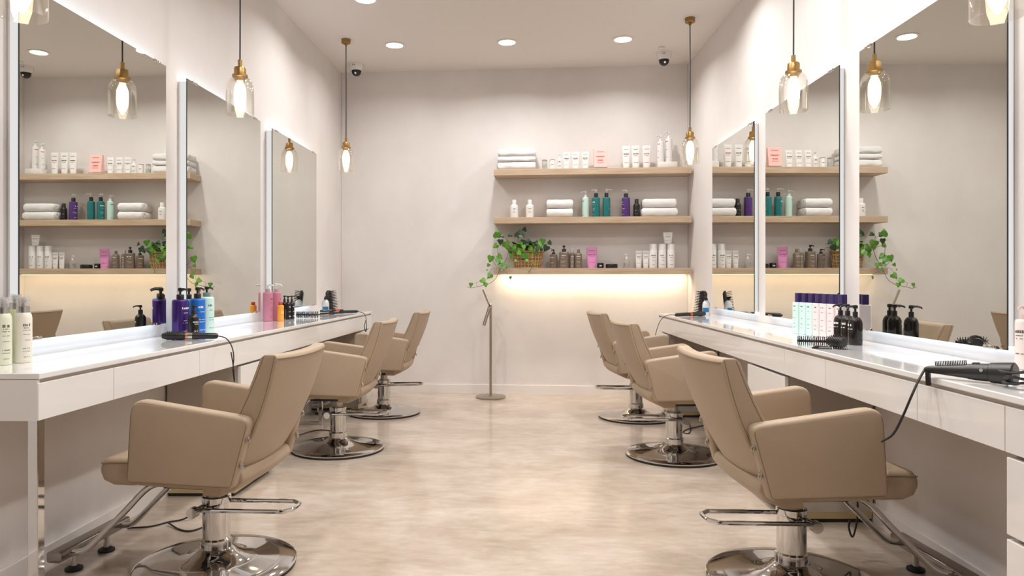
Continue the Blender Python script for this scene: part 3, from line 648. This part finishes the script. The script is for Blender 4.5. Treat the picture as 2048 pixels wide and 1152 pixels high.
# ---------------------------------------------------------------- ivy basket
def ivy():
    p = SP(cx(412), 2, .125); t = thing('potted_ivy', 'trailing green ivy in a woven cane basket on bottom shelf', 'plant', p, ROT_B)
    h, r0, r1 = .165, .128, .152
    # woven wall: vertical stakes and horizontal strands that pass in and out
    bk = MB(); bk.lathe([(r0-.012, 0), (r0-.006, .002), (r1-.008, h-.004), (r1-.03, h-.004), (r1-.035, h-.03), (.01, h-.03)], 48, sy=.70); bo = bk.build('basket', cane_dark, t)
    w = MB(); rows = 12; n = 96
    for i in range(rows):
        z = .007+(h-.014)*i/(rows-1); r = r0+(r1-r0)*z/h; pts = []
        for j in range(n):
            a = 2*PI*j/n; k = r+.004*math.cos(a*24+(i % 2)*PI); pts.append((k*math.cos(a), .70*k*math.sin(a), z))
        w.tube(pts, .0045, 6, closed=True)
    for j in range(24):
        a = 2*PI*(j+.25)/24; w.tube([(r0*math.cos(a), .7*r0*math.sin(a), .002), (r1*math.cos(a), .7*r1*math.sin(a), h)], .0035, 6)
    w.tube([((r1+.002)*math.cos(2*PI*j/48), .7*(r1+.002)*math.sin(2*PI*j/48), h) for j in range(48)], .009, 8, closed=True)
    w.build('weave', cane_m, bo)
    st, lf, ld = MB(), MB(), MB()
    rnd = random.Random(3)
    def leaf(mb, c, size, dirv, nrm):
        d = Vector(dirv).normalized(); nn = Vector(nrm); nn = (nn-d*nn.dot(d)).normalized(); s = d.cross(nn)
        out = [(0, 0), (-.12, .34), (.12, .56), (.38, .52), (.70, .28), (1.05, 0)]
        pts = [Vector(c)]; L = []; R = []
        for q, w_ in out[1:-1]:
            L.append(Vector(c)+(d*q+s*w_)*size-nn*size*.18*w_); R.append(Vector(c)+(d*q-s*w_)*size-nn*size*.18*w_)
        tip = Vector(c)+d*size*1.05-nn*size*.15; mid = [Vector(c)+d*size*q for q in (.15, .38, .70)]
        vs = [Vector(c)]+L+[tip]+R[::-1]+mid; m0 = len(L)*2+2
        fs = [(0, 1, 2, m0), (m0, 2, 3, m0+1), (m0+1, 3, 4, m0+2), (m0+2, 4, 5), (m0+2, 5, 6), (m0+1, m0+2, 6, 7), (m0, m0+1, 7, 8), (0, m0, 8, 9)]
        mb.add([tuple(v) for v in vs], fs)
    Kp = 7.06/F
    def L2(x, y, dy=0): return ((x/7.68+930-1055.2)*Kp, -.02-dy, (742/7.68-y/7.68)*Kp)   # crop px -> basket local
    leaves = [(500, 300, 95, 0), (500, 400, 70, 0), (555, 330, 70, 1), (625, 365, 100, 0), (680, 240, 55, 1), (555, 240, 40, 1), (600, 265, 45, 1), (720, 440, 90, 0), (720, 540, 60, 0), (410, 580, 85, 0), (515, 565, 80, 0), (500, 620, 75, 0), (380, 690, 45, 0), (345, 768, 22, 0), (585, 770, 40, 0), (635, 690, 65, 0), (525, 690, 55, 0), (580, 680, 50, 0),
              (415, 855, 75, 0), (265, 930, 75, 0), (325, 985, 55, 0), (105, 985, 55, 0), (705, 880, 40, 0), (820, 220, 105, 1), (800, 290, 85, 1), (860, 250, 70, 1), (905, 190, 60, 1), (900, 330, 70, 1), (1005, 335, 60, 1), (1080, 350, 60, 1), (960, 370, 55, 1), (830, 370, 75, 0), (880, 420, 90, 0), (930, 420, 75, 0), (1020, 420, 75, 0), (1120, 380, 85, 0), (1195, 320, 75, 0), (1285, 350, 60, 1), (1265, 430, 80, 1), (1130, 440, 60, 1), (1180, 460, 50, 1),
              (820, 510, 70, 0), (900, 545, 80, 0), (960, 540, 60, 0), (940, 625, 45, 0), (1080, 490, 60, 0), (1000, 450, 60, 0), (800, 630, 40, 0), (1060, 660, 35, 0), (1000, 795, 25, 0), (780, 410, 70, 0), (660, 420, 70, 0), (700, 480, 60, 0), (850, 460, 60, 0)]
    for x, y, s, dk in leaves:
        front = .115 if (430 < y < 760 and 720 < x < 1200) else (.09 if x < 720 else .05)
        front += rnd.uniform(-.02, .05)
        if y > 600 and x > 430: front = max(front, .140)
        if y > 700: front = max(front, .140)
        c = L2(x, y-s*.3, front); a = rnd.uniform(-2.6, -.5) if y > 300 else rnd.uniform(-.8, 3.6)
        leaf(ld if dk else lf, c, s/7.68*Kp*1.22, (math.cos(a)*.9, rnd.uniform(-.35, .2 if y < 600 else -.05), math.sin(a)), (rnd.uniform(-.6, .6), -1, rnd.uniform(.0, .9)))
    for k in range(64):   # the bushy crown over the rim, seen from every side
        a = rnd.uniform(0, 2*PI); rr = rnd.uniform(.02, .15); c = (rr*math.cos(a), min(.02, .75*rr*math.sin(a)), h+rnd.uniform(0, .085))
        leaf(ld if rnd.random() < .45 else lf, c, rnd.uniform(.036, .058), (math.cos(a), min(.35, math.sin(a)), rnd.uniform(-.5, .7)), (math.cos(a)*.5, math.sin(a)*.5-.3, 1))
    def vine(pp, r=.0022, dy=.125): st.tube(smoothpath([L2(x, y, dy) for x, y in pp], 6), r, 6)
    vine([(760, 470), (690, 470), (660, 560), (610, 660), (545, 760), (480, 900), (370, 985), (200, 1025), (110, 1045), (45, 1025)])
    vine([(740, 460), (600, 420), (520, 400), (520, 560), (560, 700)]); vine([(740, 440), (560, 330), (480, 330)])
    vine([(560, 700), (510, 725), (420, 610)], .0018); vine([(560, 735), (440, 745), (370, 830), (330, 930), (190, 960), (200, 1025)], .0013); vine([(600, 790), (690, 840), (710, 890)], .0014)
    vine([(950, 400), (940, 270), (905, 200)], .0018, .0); vine([(840, 420), (810, 260)], .002, 0); vine([(1100, 430), (1200, 380), (1330, 380)], .0018, .03); vine([(1150, 450), (1270, 430), (1340, 450)], .0018, .03)
    vine([(1080, 490), (1060, 640), (1000, 795)], .0022, .125); vine([(700, 440), (640, 300), (600, 260)], .0018); vine([(790, 460), (660, 300), (690, 240)], .0018)
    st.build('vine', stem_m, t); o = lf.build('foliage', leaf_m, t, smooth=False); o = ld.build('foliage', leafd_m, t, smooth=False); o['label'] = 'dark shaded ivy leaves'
ivy()

# ---------------------------------------------------------------- floor stand by the back wall
p = C(981.5, 7.03); t = thing('floor_stand', 'slim brushed steel floor stand with forked arms by back wall', 'stand', p, PSI)
b = MB(); b.lathe([(.140, 0), (.145, .003), (.145, .016), (.138, .020), (.02, .021)], 48); b.build('base', steel_m, t)
b = MB(); b.lathe([(.0135, .02), (.0135, .905), (.008, .912)], 20); b.build('pole', steel_m, t)
for (x1, z1), n in (((-.075, 1.048), 0), ((-.068, .698), 0)):
    b = MB(); z0 = .895 if z1 > .9 else .880; d = Vector((x1, 0, z1-z0)).normalized(); pz = Vector((-d.z, 0, d.x))*.010
    for s in (-1, 1):
        a = Vector((-.012, 0, z0))+pz*s*(.9 if z1 < .9 else .4); e_ = Vector((x1, 0, z1))+pz*s*(.9 if z1 < .9 else .4)
        b.tube([tuple(a), tuple(e_)], .007, 10)
    b.build('arm', steel_m, t)
b = MB(); b.box(-.022, .004, -.014, .014, .868, .905); b.build('hinge', chrome_m, t, bevel=.003)

# ---------------------------------------------------------------- worktop items
Z_ = CT+.0006
def cpos(px, py): q = on(px, py, CT); return Vector((q.x, q.y, Z_))
RL, RR = ROT_L+PI/2, ROT_R-PI/2
G1 = 'pump bottles at the first left mirror'
# three pale bottles on the near end
def silver_bottle(label, px, Z, colr, d=0, hgt=.178):
    t = thing('shampoo_bottle', label, 'bottle', C(px, Z, Z_), RL-.5, 'pale bottles on near end of left worktop'); r = .029
    b = MB(); h = hgt; b.lathe([(r*.93, 0), (r, .004), (r, h-.020), (r*.94, h-.008), (r*.80, h)], 32); body = b.build('body', pm(colr, .3), t, ang=50)
    b = MB(); b.lathe([(.021, h-.002), (.021, h+.022), (.018, h+.024)], 28); b.lathe([(.0055, h+.02), (.0055, h+.036)], 12); b.build('collar', mat('silver_collar', (.55, .54, .53), .25, metal=.9), t)
    b = MB(); b.lathe([(.008, h+.03), (.010, h+.032), (.010, h+.047), (.006, h+.05)], 14); b.tube([(0, 0, h+.045), (0, -.034, h+.045), (0, -.042, h+.040)], [.007, .006, .005], 8); b.build('pump', clearp_m, t)
    b = MB(); b.lathe([(.0205, h+.020), (.0205, h+.052), (.019, h+.056)], 24); b.build('travel_cap', clearcap_m, t)
    b = MB(); marks(b, [(.130, .012, .010, 5), (.123, .010, .003, 7), (.115, .013, .0025, 9), (.10, .012, .002, 9), (.08, .012, .002, 9), (.05, .013, .003, 9), (.04, .013, .002, 9), (.02, .010, .002, 6)], r, 'round', seed=px)
    b.build('label_print', ink_d, body, smooth=False)
silver_bottle('pale green bottle with silver collar cut by the left picture edge', 5, 2.53, (.72, .75, .60))
silver_bottle('lime green bottle with silver collar behind the cream bottle', 30, 2.655, (.58, .66, .34), hgt=.188)
silver_bottle('cream white bottle with silver collar on left worktop near end', 46, 2.60, (.80, .77, .68))
DKP = (.065, .025, .20)
bottle('pump_bottle', 'large metallic purple pump bottle on left worktop', 'bottle', C(360.5, 3.775, Z_), RL-.3, .0410, .192, DKP, 'pump', rows=std_rows(.192, .030), ps=1.25, collar=.026, cr=.46, group=G1, rough=.22, metal=.4)
bottle('pump_bottle', 'light blue pump bottle behind the royal blue one', 'bottle', C(378, 3.90, Z_), RL-.2+PI, .030, .190, (.10, .42, .78), 'pump', ps=1.2, collar=.026, cr=.46, group=G1)
bottle('pump_bottle', 'royal blue pump bottle with black pump on left worktop', 'bottle', C(395, 3.86, Z_), RL-.4, .0400, .195, (.012, .14, .52), 'pump', rows=std_rows(.195, .030), ps=1.25, collar=.026, cr=.46, group=G1)
bottle('pump_bottle', 'mint pump bottle with black pump on left worktop', 'bottle', C(413.5, 4.01, Z_), RL-.4, .0395, .200, (.56, .77, .70), 'pump', cap=(.13, .24, .23), pumpc=(.015, .015, .015), rows=std_rows(.200, .026), ink=ink_d, ps=1.2, collar=.024, cr=.5, group=G1)
bottle('pump_bottle', 'short black pump bottle in front of the royal blue bottle', 'bottle', C(387, 3.73, Z_), RL-.6, .027, .118, (.012, .010, .010), 'pump', rows=[(.075, .016, .006, 6), (.066, .014, .003, 6), (.03, .010, .004, 5)], ps=.9, collar=.022, shoulder=.026, cr=.42, group=G1)
# pink group at the second left mirror
PINK = (.52, .20, .28)
for px, Z, n in ((535.5, 5.13, 'in front of the other pink one'), (553, 5.24, 'behind the orange bottle')):
    bottle('pump_bottle', 'pink pump bottle with white pump on left worktop, '+n, 'bottle', C(px, Z, Z_), RL-.4, .034, .205, PINK, 'pump', cap=(.42, .30, .32), pumpc=WHITE, rows=std_rows(.205, .020, 5), ink=pm((.25, .04, .10)), ps=1.3, collar=.024, cr=.5, group='pink pump bottles')
bottle('serum_bottle', 'small orange bottle with red cap beside the pink bottles', 'bottle', C(561, 5.15, Z_), RL-.5, .0235, .113, (.83, .36, .045), 'cap', cap=(.55, .06, .02), rows=[(.05, .012, .030, 2), (.035, .012, .005, 4), (.02, .012, .006, 5)], ink=pm((.85, .62, .25)), collar=.022, cr=.6)
for px, Z, n in ((569, 5.45, 'left'), (576, 5.35, 'middle'), (583.5, 5.42, 'right')):
    bottle('pump_bottle', 'slim black pump bottle on left worktop, %s of three' % n, 'bottle', C(px, Z, Z_), RL-.3, .0195, .130, (.012, .010, .010), 'pump', rows=[(.09, .010, .006, 4), (.055, .012, .004, 5), (.02, .010, .008, 4)], ps=.9, collar=.020, shoulder=.026, cr=.42, group='slim black bottles')

# pastel bottles with dark caps, right worktop
caps = [1597.5, 1611.6, 1625, 1638.6, 1652.8, 1668, 1685.5]
for i, px in enumerate(caps):
    q = (px-1597.5)/88; Z = 3.97-.40*q; mint = i < 3
    n = ['first from the far end', 'second from the far end', 'third from the far end', 'beside the last mint one', 'second after the mint ones', 'third after the mint ones', 'nearest, behind the black bottles'][i]
    bottle('pastel_bottle', ('mint' if mint else 'pale pink')+' square bottle with dark purple cap on right worktop, '+n, 'bottle', C(px, Z, Z_), RR+.25, .0255, .172, (.60, .82, .76) if mint else (.78, .685, .685), 'cap', cap=(.035, .018, .10), rows=[(.148, .010, .006, 4), (.125, .008, .003, 4), (.085, .009, .003, 5), (.055, .009, .003, 5), (.035, .009, .003, 5)], ink=ink_d, shoulder=.003, collar=.050, cr=.62, power=6, sy=1.0, group='pastel square bottles')
for px, Z, n in ((1681, 3.46, 'farthest'), (1695.5, 3.40, 'middle'), (1710.5, 3.29, 'nearest')):
    bottle('pump_bottle', 'round black pump bottle on right worktop, %s of three' % n, 'bottle', C(px, Z, Z_), RR+.3, .0300, .128, (.013, .010, .009), 'pump', rows=[(.085, .018, .010, 5), (.070, .014, .004, 6)], ps=1.1, collar=.022, shoulder=.034, cr=.36, group='round black pump bottles', rough=.12)
bottle('lotion_bottle', 'pale pink clear bottle cut by the right picture edge', 'bottle', C(2052, 2.40, Z_), RR+.4, .031, .165, (.78, .70, .665), 'pump', cap=(.66, .46, .42), rows=[(.12, .018, .010, 6), (.11, .014, .004, 8), (.10, .014, .003, 8), (.05, .016, .004, 8)], ink=ink_d, ps=1.0, collar=.02, rough=.2)

# ---------------------------------------------------------------- brushes and styling tools
def axisM(p, q):     # local X from p to q, local Z up-ish
    d = (Vector(q)-Vector(p)); x = d.normalized(); z = Vector((0, 0, 1)); z = (z-x*z.dot(x)).normalized(); y = z.cross(x)
    M = Matrix((x, y, z)).transposed().to_4x4(); M.translation = Vector(p); return M, d.length
X2 = Matrix.Rotation(PI/2, 4, 'Y')   # lathe axis z -> x
def cable(parent, pts, r=.0032, name='cord'):
    b = MB(); b.tube(smoothpath(pts, 7), r, 8); return b.build(name, cord_m, parent)
def in_frame(M, p): return tuple(M.inverted() @ Vector(p))
def tool(name, label, cat, p, q, group=None):
    M, L = axisM(p, q); o = bpy.data.objects.new(name, None); o.empty_display_size = .05; col.objects.link(o); o.matrix_world = M; tag(o, label, cat, group); return o, M, L
copper_m = mat('copper_ring', (.75, .33, .18), .28, metal=.9)
orange_m = mat('orange_ring', (.55, .09, .03), .4)
# hot air brush by the first left mirror
a = on(322, 681, CT); c = on(436, 679, CT)
a.z = CT+.0225; c.z = CT+.018
t, M, L = tool('hot_brush', 'black heated brush with copper ring on left worktop', 'hair styler', a, c)
b = MB(); b.lathe([(.004, 0), (.013, .006), (.019, .03), (.0195, L*.36), (.015, L*.44)], 24, M=X2); brl = b.build('barrel', black_m, t)
b = MB()
for j in range(9):
    for k in range(10):
        an = 2*PI*j/9; x = .03+k*(L*.32)/10; b.tube([(x, .018*math.cos(an), .018*math.sin(an)), (x, .0245*math.cos(an), .0245*math.sin(an))], .0012, 4)
b.v = [(x, y, max(z, -.0200)) for x, y, z in b.v]; b.build('bristles', black_m, brl)
b = MB(); b.lathe([(.0165, L*.43), (.0165, L*.475)], 24, M=X2); b.build('copper_ring', copper_m, t)
b = MB(); b.lathe([(.015, L*.475), (.0155, L*.55), (.0135, L*.56)], 24, M=X2); b.build('chrome_ring', chrome_m, t)
b = MB(); b.lathe([(.017, L*.55), (.0165, L*.60), (.0150, L*.80), (.0145, L*.97), (.010, L)], 24, M=X2); b.build('handle', black_m, t)
cord_pts = [c, on(452, 683, CT)+Vector((0, 0, .015)), C(463, 3.47, .83), C(467.5, 3.46, .78), C(466, 3.46, .715), C(469, 3.46, .66), C(466.5, 3.46, .735), C(462, 3.47, .80)]
cable(t, [in_frame(M, p) for p in cord_pts], .0028)
# straightener at far left
a = on(641, 630, CT); c = on(716, 626.5, CT); a.z = CT+.022; c.z = CT+.016
t, M, L = tool('straightener', 'black hair straightener with orange ring on far end of left worktop', 'hair styler', a, c)
b = MB()
b.loft([[(0, -.012, .002), (0, .012, .002), (0, .012, .018), (0, -.012, .018)], [(L*.42, -.016, .004), (L*.42, .016, .004), (L*.42, .016, .024), (L*.42, -.016, .024)], [(L*.58, -.013, .006), (L*.58, .013, .006), (L*.58, .013, .020), (L*.58, -.013, .020)]]); b.build('upper_plate', black_m, t, bevel=.003)
b = MB(); b.loft([[(0, -.012, -.020), (0, .012, -.020), (0, .012, -.003), (0, -.012, -.003)], [(L*.60, -.014, -.014), (L*.60, .014, -.014), (L*.60, .014, .000), (L*.60, -.014, .000)]]); b.build('lower_plate', black_m, t, bevel=.003)
b = MB(); b.box(L*.04, L*.34, -.0145, .0145, .015, .019); b.build('silver_strip', chrome_m, t, bevel=.001)
b = MB(); b.box(L*.36, L*.48, -.0175, .0175, .006, .026); b.build('orange_ring', orange_m, t, bevel=.004)
b = MB(); b.lathe([(.012, L*.50), (.0135, L*.56), (.013, L*.80), (.012, L*.96), (.007, L)], 18, M=X2, c=(0, 0, 0)); b.build('handle', black_m, t)
cp_ = [c, on(727, 629.5, CT)+Vector((0, 0, .012)), C(731.5, 5.95, .84), C(733, 5.90, .78), C(732, 5.90, .72), C(729, 5.9, .76), C(731, 5.93, .81)]
cable(t, [in_frame(M, p) for p in cp_], .0030)
# styling brush at far right
a = on(1409, 632, CT); c = on(1350, 634.5, CT); a.z = CT+.0195; c.z = CT+.0175
t, M, L = tool('hot_brush', 'black heated brush with orange ring on far end of right worktop', 'hair styler', a, c)
b = MB(); b.lathe([(.012, 0), (.018, .004), (.0175, L*.42), (.014, L*.46)], 22, M=X2); b.build('handle', black_m, t)
b = MB(); b.lathe([(.0165, L*.45), (.0165, L*.52)], 22, M=X2); b.build('orange_ring', orange_m, t)
b = MB(); b.lathe([(.013, L*.52), (.015, L*.6), (.013, L*.97), (.006, L)], 22, M=X2); br = b.build('barrel', black_m, t)
b = MB()
for k in range(14):
    for j in range(7):
        an = PI*j/6; x = L*(.58+.028*k); b.tube([(x, .013*math.cos(an), .013*math.sin(an)), (x, .0195*math.cos(an), .0195*math.sin(an))], .0012, 4)
b.build('bristles', black_m, br)
cp_ = [c, on(1338, 633, CT)+Vector((0, 0, .012)), C(1326, 5.9, .835), C(1318, 5.88, .79), C(1313, 5.88, .73), C(1310.5, 5.88, .69)]
cable(t, [in_frame(M, p) for p in cp_], .0026)
# large styler on the near right
a = C(1850, 2.215, CT+.024); c = C(2032, 2.02, CT+.034)
t, M, L = tool('hot_brush', 'large black hot brush with comb teeth overhanging right worktop edge', 'hair styler', a, c)
b = MB(); b.lathe([(.006, 0), (.011, .012), (.014, L*.20), (.021, L*.50)], 24, M=X2); brl = b.build('barrel', black_m, t)
b = MB()
for k in range(19):
    x = L*.13+k*L*.0195; zb_ = .011+.008*k/19
    b.tube([(x, 0, zb_), (x-.001, 0, zb_+.014)], [.0019, .0013], 5)
b.build('comb_teeth', black_m, brl)
b = MB(); b.lathe([(.022, L*.50), (.0245, L*.58), (.026, L*.74), (.0285, L*.75), (.031, L*.90), (.032, L*.985), (.027, L)], 28, M=X2); hb = b.build('handle', black_m, t)
b = MB(); b.box(L*.55, L*.63, -.007, .007, .020, .028); b.build('switch', pm((.05, .05, .05), .25), hb, bevel=.003)
b = MB(); b.lathe([(.005, 0), (.005, .003)], 12, M=Matrix.Translation((L*.68, -.0235, .008)) @ Matrix.Rotation(PI/2, 4, 'X')); b.build('button', chrome_m, hb)
b = MB(); b.box(.002, .014, -.007, .007, -.050, -.002); b.build('stand_tab', black_m, t, bevel=.002)
cp_ = [a, C(1838, 2.20, .845), C(1824, 2.19, .80), C(1806, 2.2, .735), C(1786, 2.22, .675), C(1763, 2.25, .645)]
cable(t, [in_frame(M, p) for p in cp_], .0036)
p = C(2048, 1.98, Z_); b = MB(); pts = [(.05*math.cos(k*.9)+.012*math.sin(k*2.1), .035*math.sin(k*.9), .006+.0022*k+.004*math.sin(k*3)) for k in range(22)]
b.tube(smoothpath(pts, 5), .0035, 8); tag(b.build('tangled_cable', cord_m, loc=p), 'tangled black power cord on right worktop at right picture edge', 'cord')
# radial brush and clip
def radial(label, p, q, rcore, rb, hl, seed):
    t, M, L = tool('radial_brush', label, 'hairbrush', p, q); rnd = random.Random(seed)
    b = MB(); b.lathe([(rcore*.6, 0), (rcore, .004), (rcore, L*hl), (rcore*.8, L*hl+.004)], 16, M=X2); core = b.build('barrel', black_m, t)
    b = MB(); n = int(L*hl/.0075)
    for k in range(n):
        for j in range(9):
            an = 2*PI*(j+.5*(k % 2))/9; x = .004+L*hl*k/n; e = Vector((0, math.cos(an), math.sin(an)))
            b.tube([tuple(e*rcore*.9+Vector((x, 0, 0))), tuple(e*rb+Vector((x+rnd.uniform(-.002, .002), 0, 0)))], [.0017, .0013], 4)
    b.build('bristles', black_m, core)
    b = MB(); b.lathe([(rcore*.7, L*hl), (rcore*.9, L*hl+.015), (rcore*.75, L*.98), (rcore*.4, L)], 14, M=X2); b.build('handle', black_m, t); return t
a = C(1594, 3.24, CT+.024); c = C(1672, 3.18, CT+.024); radial('long black radial brush lying on right worktop before the pastel bottles', a, c, .006, .0225, .97, 1)
# round brush head seen end-on
p = C(1688, 3.07, CT+.030); q = C(1668, 3.12, CT+.030)
t, M, L = tool('round_brush', 'fat round black brush beside the round black pump bottles', 'hairbrush', p, q); rnd = random.Random(5)
b = MB(); b.lathe([(.004, -.004), (.018, -.002), (.021, .002), (.021, .075), (.010, .085), (.009, L)], 22, M=X2); core = b.build('barrel', black_m, t)
b = MB()
for k in range(11):
    for j in range(16):
        an = 2*PI*(j+.5*(k % 2))/16; x = .004+.0065*k; e = Vector((0, math.cos(an), math.sin(an)))
        b.tube([tuple(e*.019+Vector((x, 0, 0))), tuple(e*.0292+Vector((x, 0, 0)))], .0011, 4)
b.build('bristles', black_m, core)
t, M, L = tool('hair_clip', 'black and silver hair clip lying before the radial brush', 'hair clip', C(1623, 3.12, CT+.004), C(1664, 3.09, CT+.004))
b = MB(); b.loft([[(0, -.003, 0), (0, .003, 0), (0, .002, .004), (0, -.002, .004)], [(L*.2, -.009, 0), (L*.2, .009, 0), (L*.2, .007, .014), (L*.2, -.007, .014)], [(L, -.007, 0), (L, .007, 0), (L, .006, .010), (L, -.006, .010)]]); b.v = [(x, y, z-.0035) for x, y, z in b.v]; b.build('clip_body', black_m, t, bevel=.002)
b = MB(); b.box(L*.35, L*.98, -.0095, -.006, .0, .005); b.build('silver_bar', chrome_m, t)
# brush lying left station 2
a = C(592, 5.50, CT+.0275); c = C(638, 5.52, CT+.0275); radial('black radial brush lying on left worktop past the black bottles', a, c, .0055, .0265, .97, 2)
# standing vent brushes
def vent_brush(label, loc, rotz, lean):
    t = thing('vent_brush', label, 'hairbrush', loc, rotz)
    M = Matrix.Translation((0, 0, .0)) @ Matrix.Rotation(lean, 4, 'Y')
    b = MB(); b.loft([[(-.016, -.022, .012), (.012, -.022, .012), (.012, .022, .012), (-.016, .022, .012)], [(-.020, -.034, .07), (.012, -.034, .07), (.012, .034, .07), (-.020, .034, .07)], [(-.016, -.034, .18), (.012, -.034, .18), (.012, .034, .18), (-.016, .034, .18)], [(-.004, -.022, .202), (.010, -.022, .202), (.010, .022, .202), (-.004, .022, .202)]], M=M); bd = b.build('brush_head', black_m, t, bevel=.004)
    b = MB()
    for k in range(13):
        for y in (-.026, 0, .026):
            z = .024+k*.0135; b.tube([(.010, y, z), (.056, y*1.15, z+.004)], [.0027, .0022], 5, M=M)
    b.build('bristles', black_m, bd)
    b = MB(); b.lathe([(.030, 0), (.031, .004), (.024, .012), (.016, .016)], 20); b.build('foot', black_m, t); return t
vent_brush('black vent brush standing upright on far end of left worktop', C(663, 6.30, Z_), PSI-.25, -.17+.02)
vent_brush('black vent brush standing upright on far end of right worktop', C(1402, 6.05, Z_), PSI+PI+.3, -.14)
def spray(label, px, Z, rotz):
    t = thing('spray_bottle', label, 'bottle', C(px, Z, Z_), rotz)
    b = MB(); b.lathe([(.029, 0), (.031, .004), (.031, .085), (.027, .105), (.013, .122), (.011, .126)], 24); bd = b.build('body', pm((.70, .70, .70), .2), t)
    b = MB(); b.loft([[(.0317*math.sin(a), -.0317*math.cos(a), z) for a in [-.9+.18*i for i in range(11)]] for z in (.026, .062)], False, False, closed=False); b.build('label_print', pm((.02, .16, .36), .4), bd)
    b = MB(); b.lathe([(.013, .122), (.013, .137), (.008, .142)], 16); b.tube([(0, .012, .146), (0, -.020, .148), (0, -.034, .145)], [.008, .007, .005], 8); b.tube([(0, -.012, .143), (0, -.024, .132), (0, -.026, .120)], .003, 6); b.build('trigger', black_m, t); return t
spray('clear spray bottle with blue label behind left vent brush', 651, 6.22, .25)
spray('clear spray bottle with blue label beside right vent brush', 1412.5, 5.97, -.45)

# ---------------------------------------------------------------- sockets and loose cables
t = thing('wall_socket', 'white socket plate below left worktop beside nearest chair', 'socket', LW(2.98, .001, .655), ROT_L)
b = MB(); b.box(0, .008, -.045, .045, -.04, .04); b.build('plate', white_m, t, bevel=.002)
b = MB(); b.lathe([(.007, 0), (.007, .003)], 14, M=Matrix.Translation((.008, 0, .015)) @ Matrix.Rotation(PI/2, 4, 'Y')); b.build('hole', black_m, t)
def floor_cable(label, pts, r=.004):
    P = [Vector(p) for p in pts]; b = MB(); b.tube(smoothpath([tuple(p-P[0]) for p in P], 8), r, 8); return tag(b.build('power_cable', cord_m, loc=P[0]), label, 'cable')
floor_cable('black cable lying forked on floor under nearest left chair', [on(255, 1056, .005), on(300, 1053, .005), on(337, 1044, .005), on(370, 1037, .01), on(402, 1015, .06)])
floor_cable('short black cable curling on floor behind column of nearest left chair', [on(337, 1046, .012), on(357, 1058, .005), on(380, 1062, .005), on(408, 1053, .005), on(425, 1040, .005)])
floor_cable('black cable on floor behind the middle left chair', [on(592, 872, .005), on(625, 862, .005), on(650, 860, .005), on(676, 865, .005)])
floor_cable('black cable looping on floor behind the middle right chair', [on(1360, 828, .06), on(1380, 850, .02), on(1378, 866, .005), on(1366, 864, .005), on(1380, 857, .006), on(1420, 848, .005)])
floor_cable('black cable hanging with hooked end under nearest right chair', [C(1714, 3.0, .375), C(1714, 3.0, .28), C(1715, 3.0, .17), C(1706, 2.98, .092), C(1698, 2.96, .13), C(1699, 2.96, .165)])

# ---------------------------------------------------------------- world and render look
w = bpy.data.worlds.new('world'); bpy.context.scene.world = w; w.use_nodes = True
w.node_tree.nodes['Background'].inputs[0].default_value = (.9, .9, 1, 1); w.node_tree.nodes['Background'].inputs[1].default_value = .0
sc = bpy.context.scene
sc.view_settings.view_transform = 'Standard'; sc.view_settings.look = 'None'; sc.view_settings.exposure = 0.0; sc.view_settings.gamma = 1.0
sc.cycles.caustics_reflective = False; sc.cycles.caustics_refractive = False
sc.cycles.sample_clamp_indirect = 4.0; sc.cycles.diffuse_bounces = 6; sc.cycles.glossy_bounces = 6; sc.cycles.transparent_max_bounces = 16; sc.cycles.max_bounces = 12
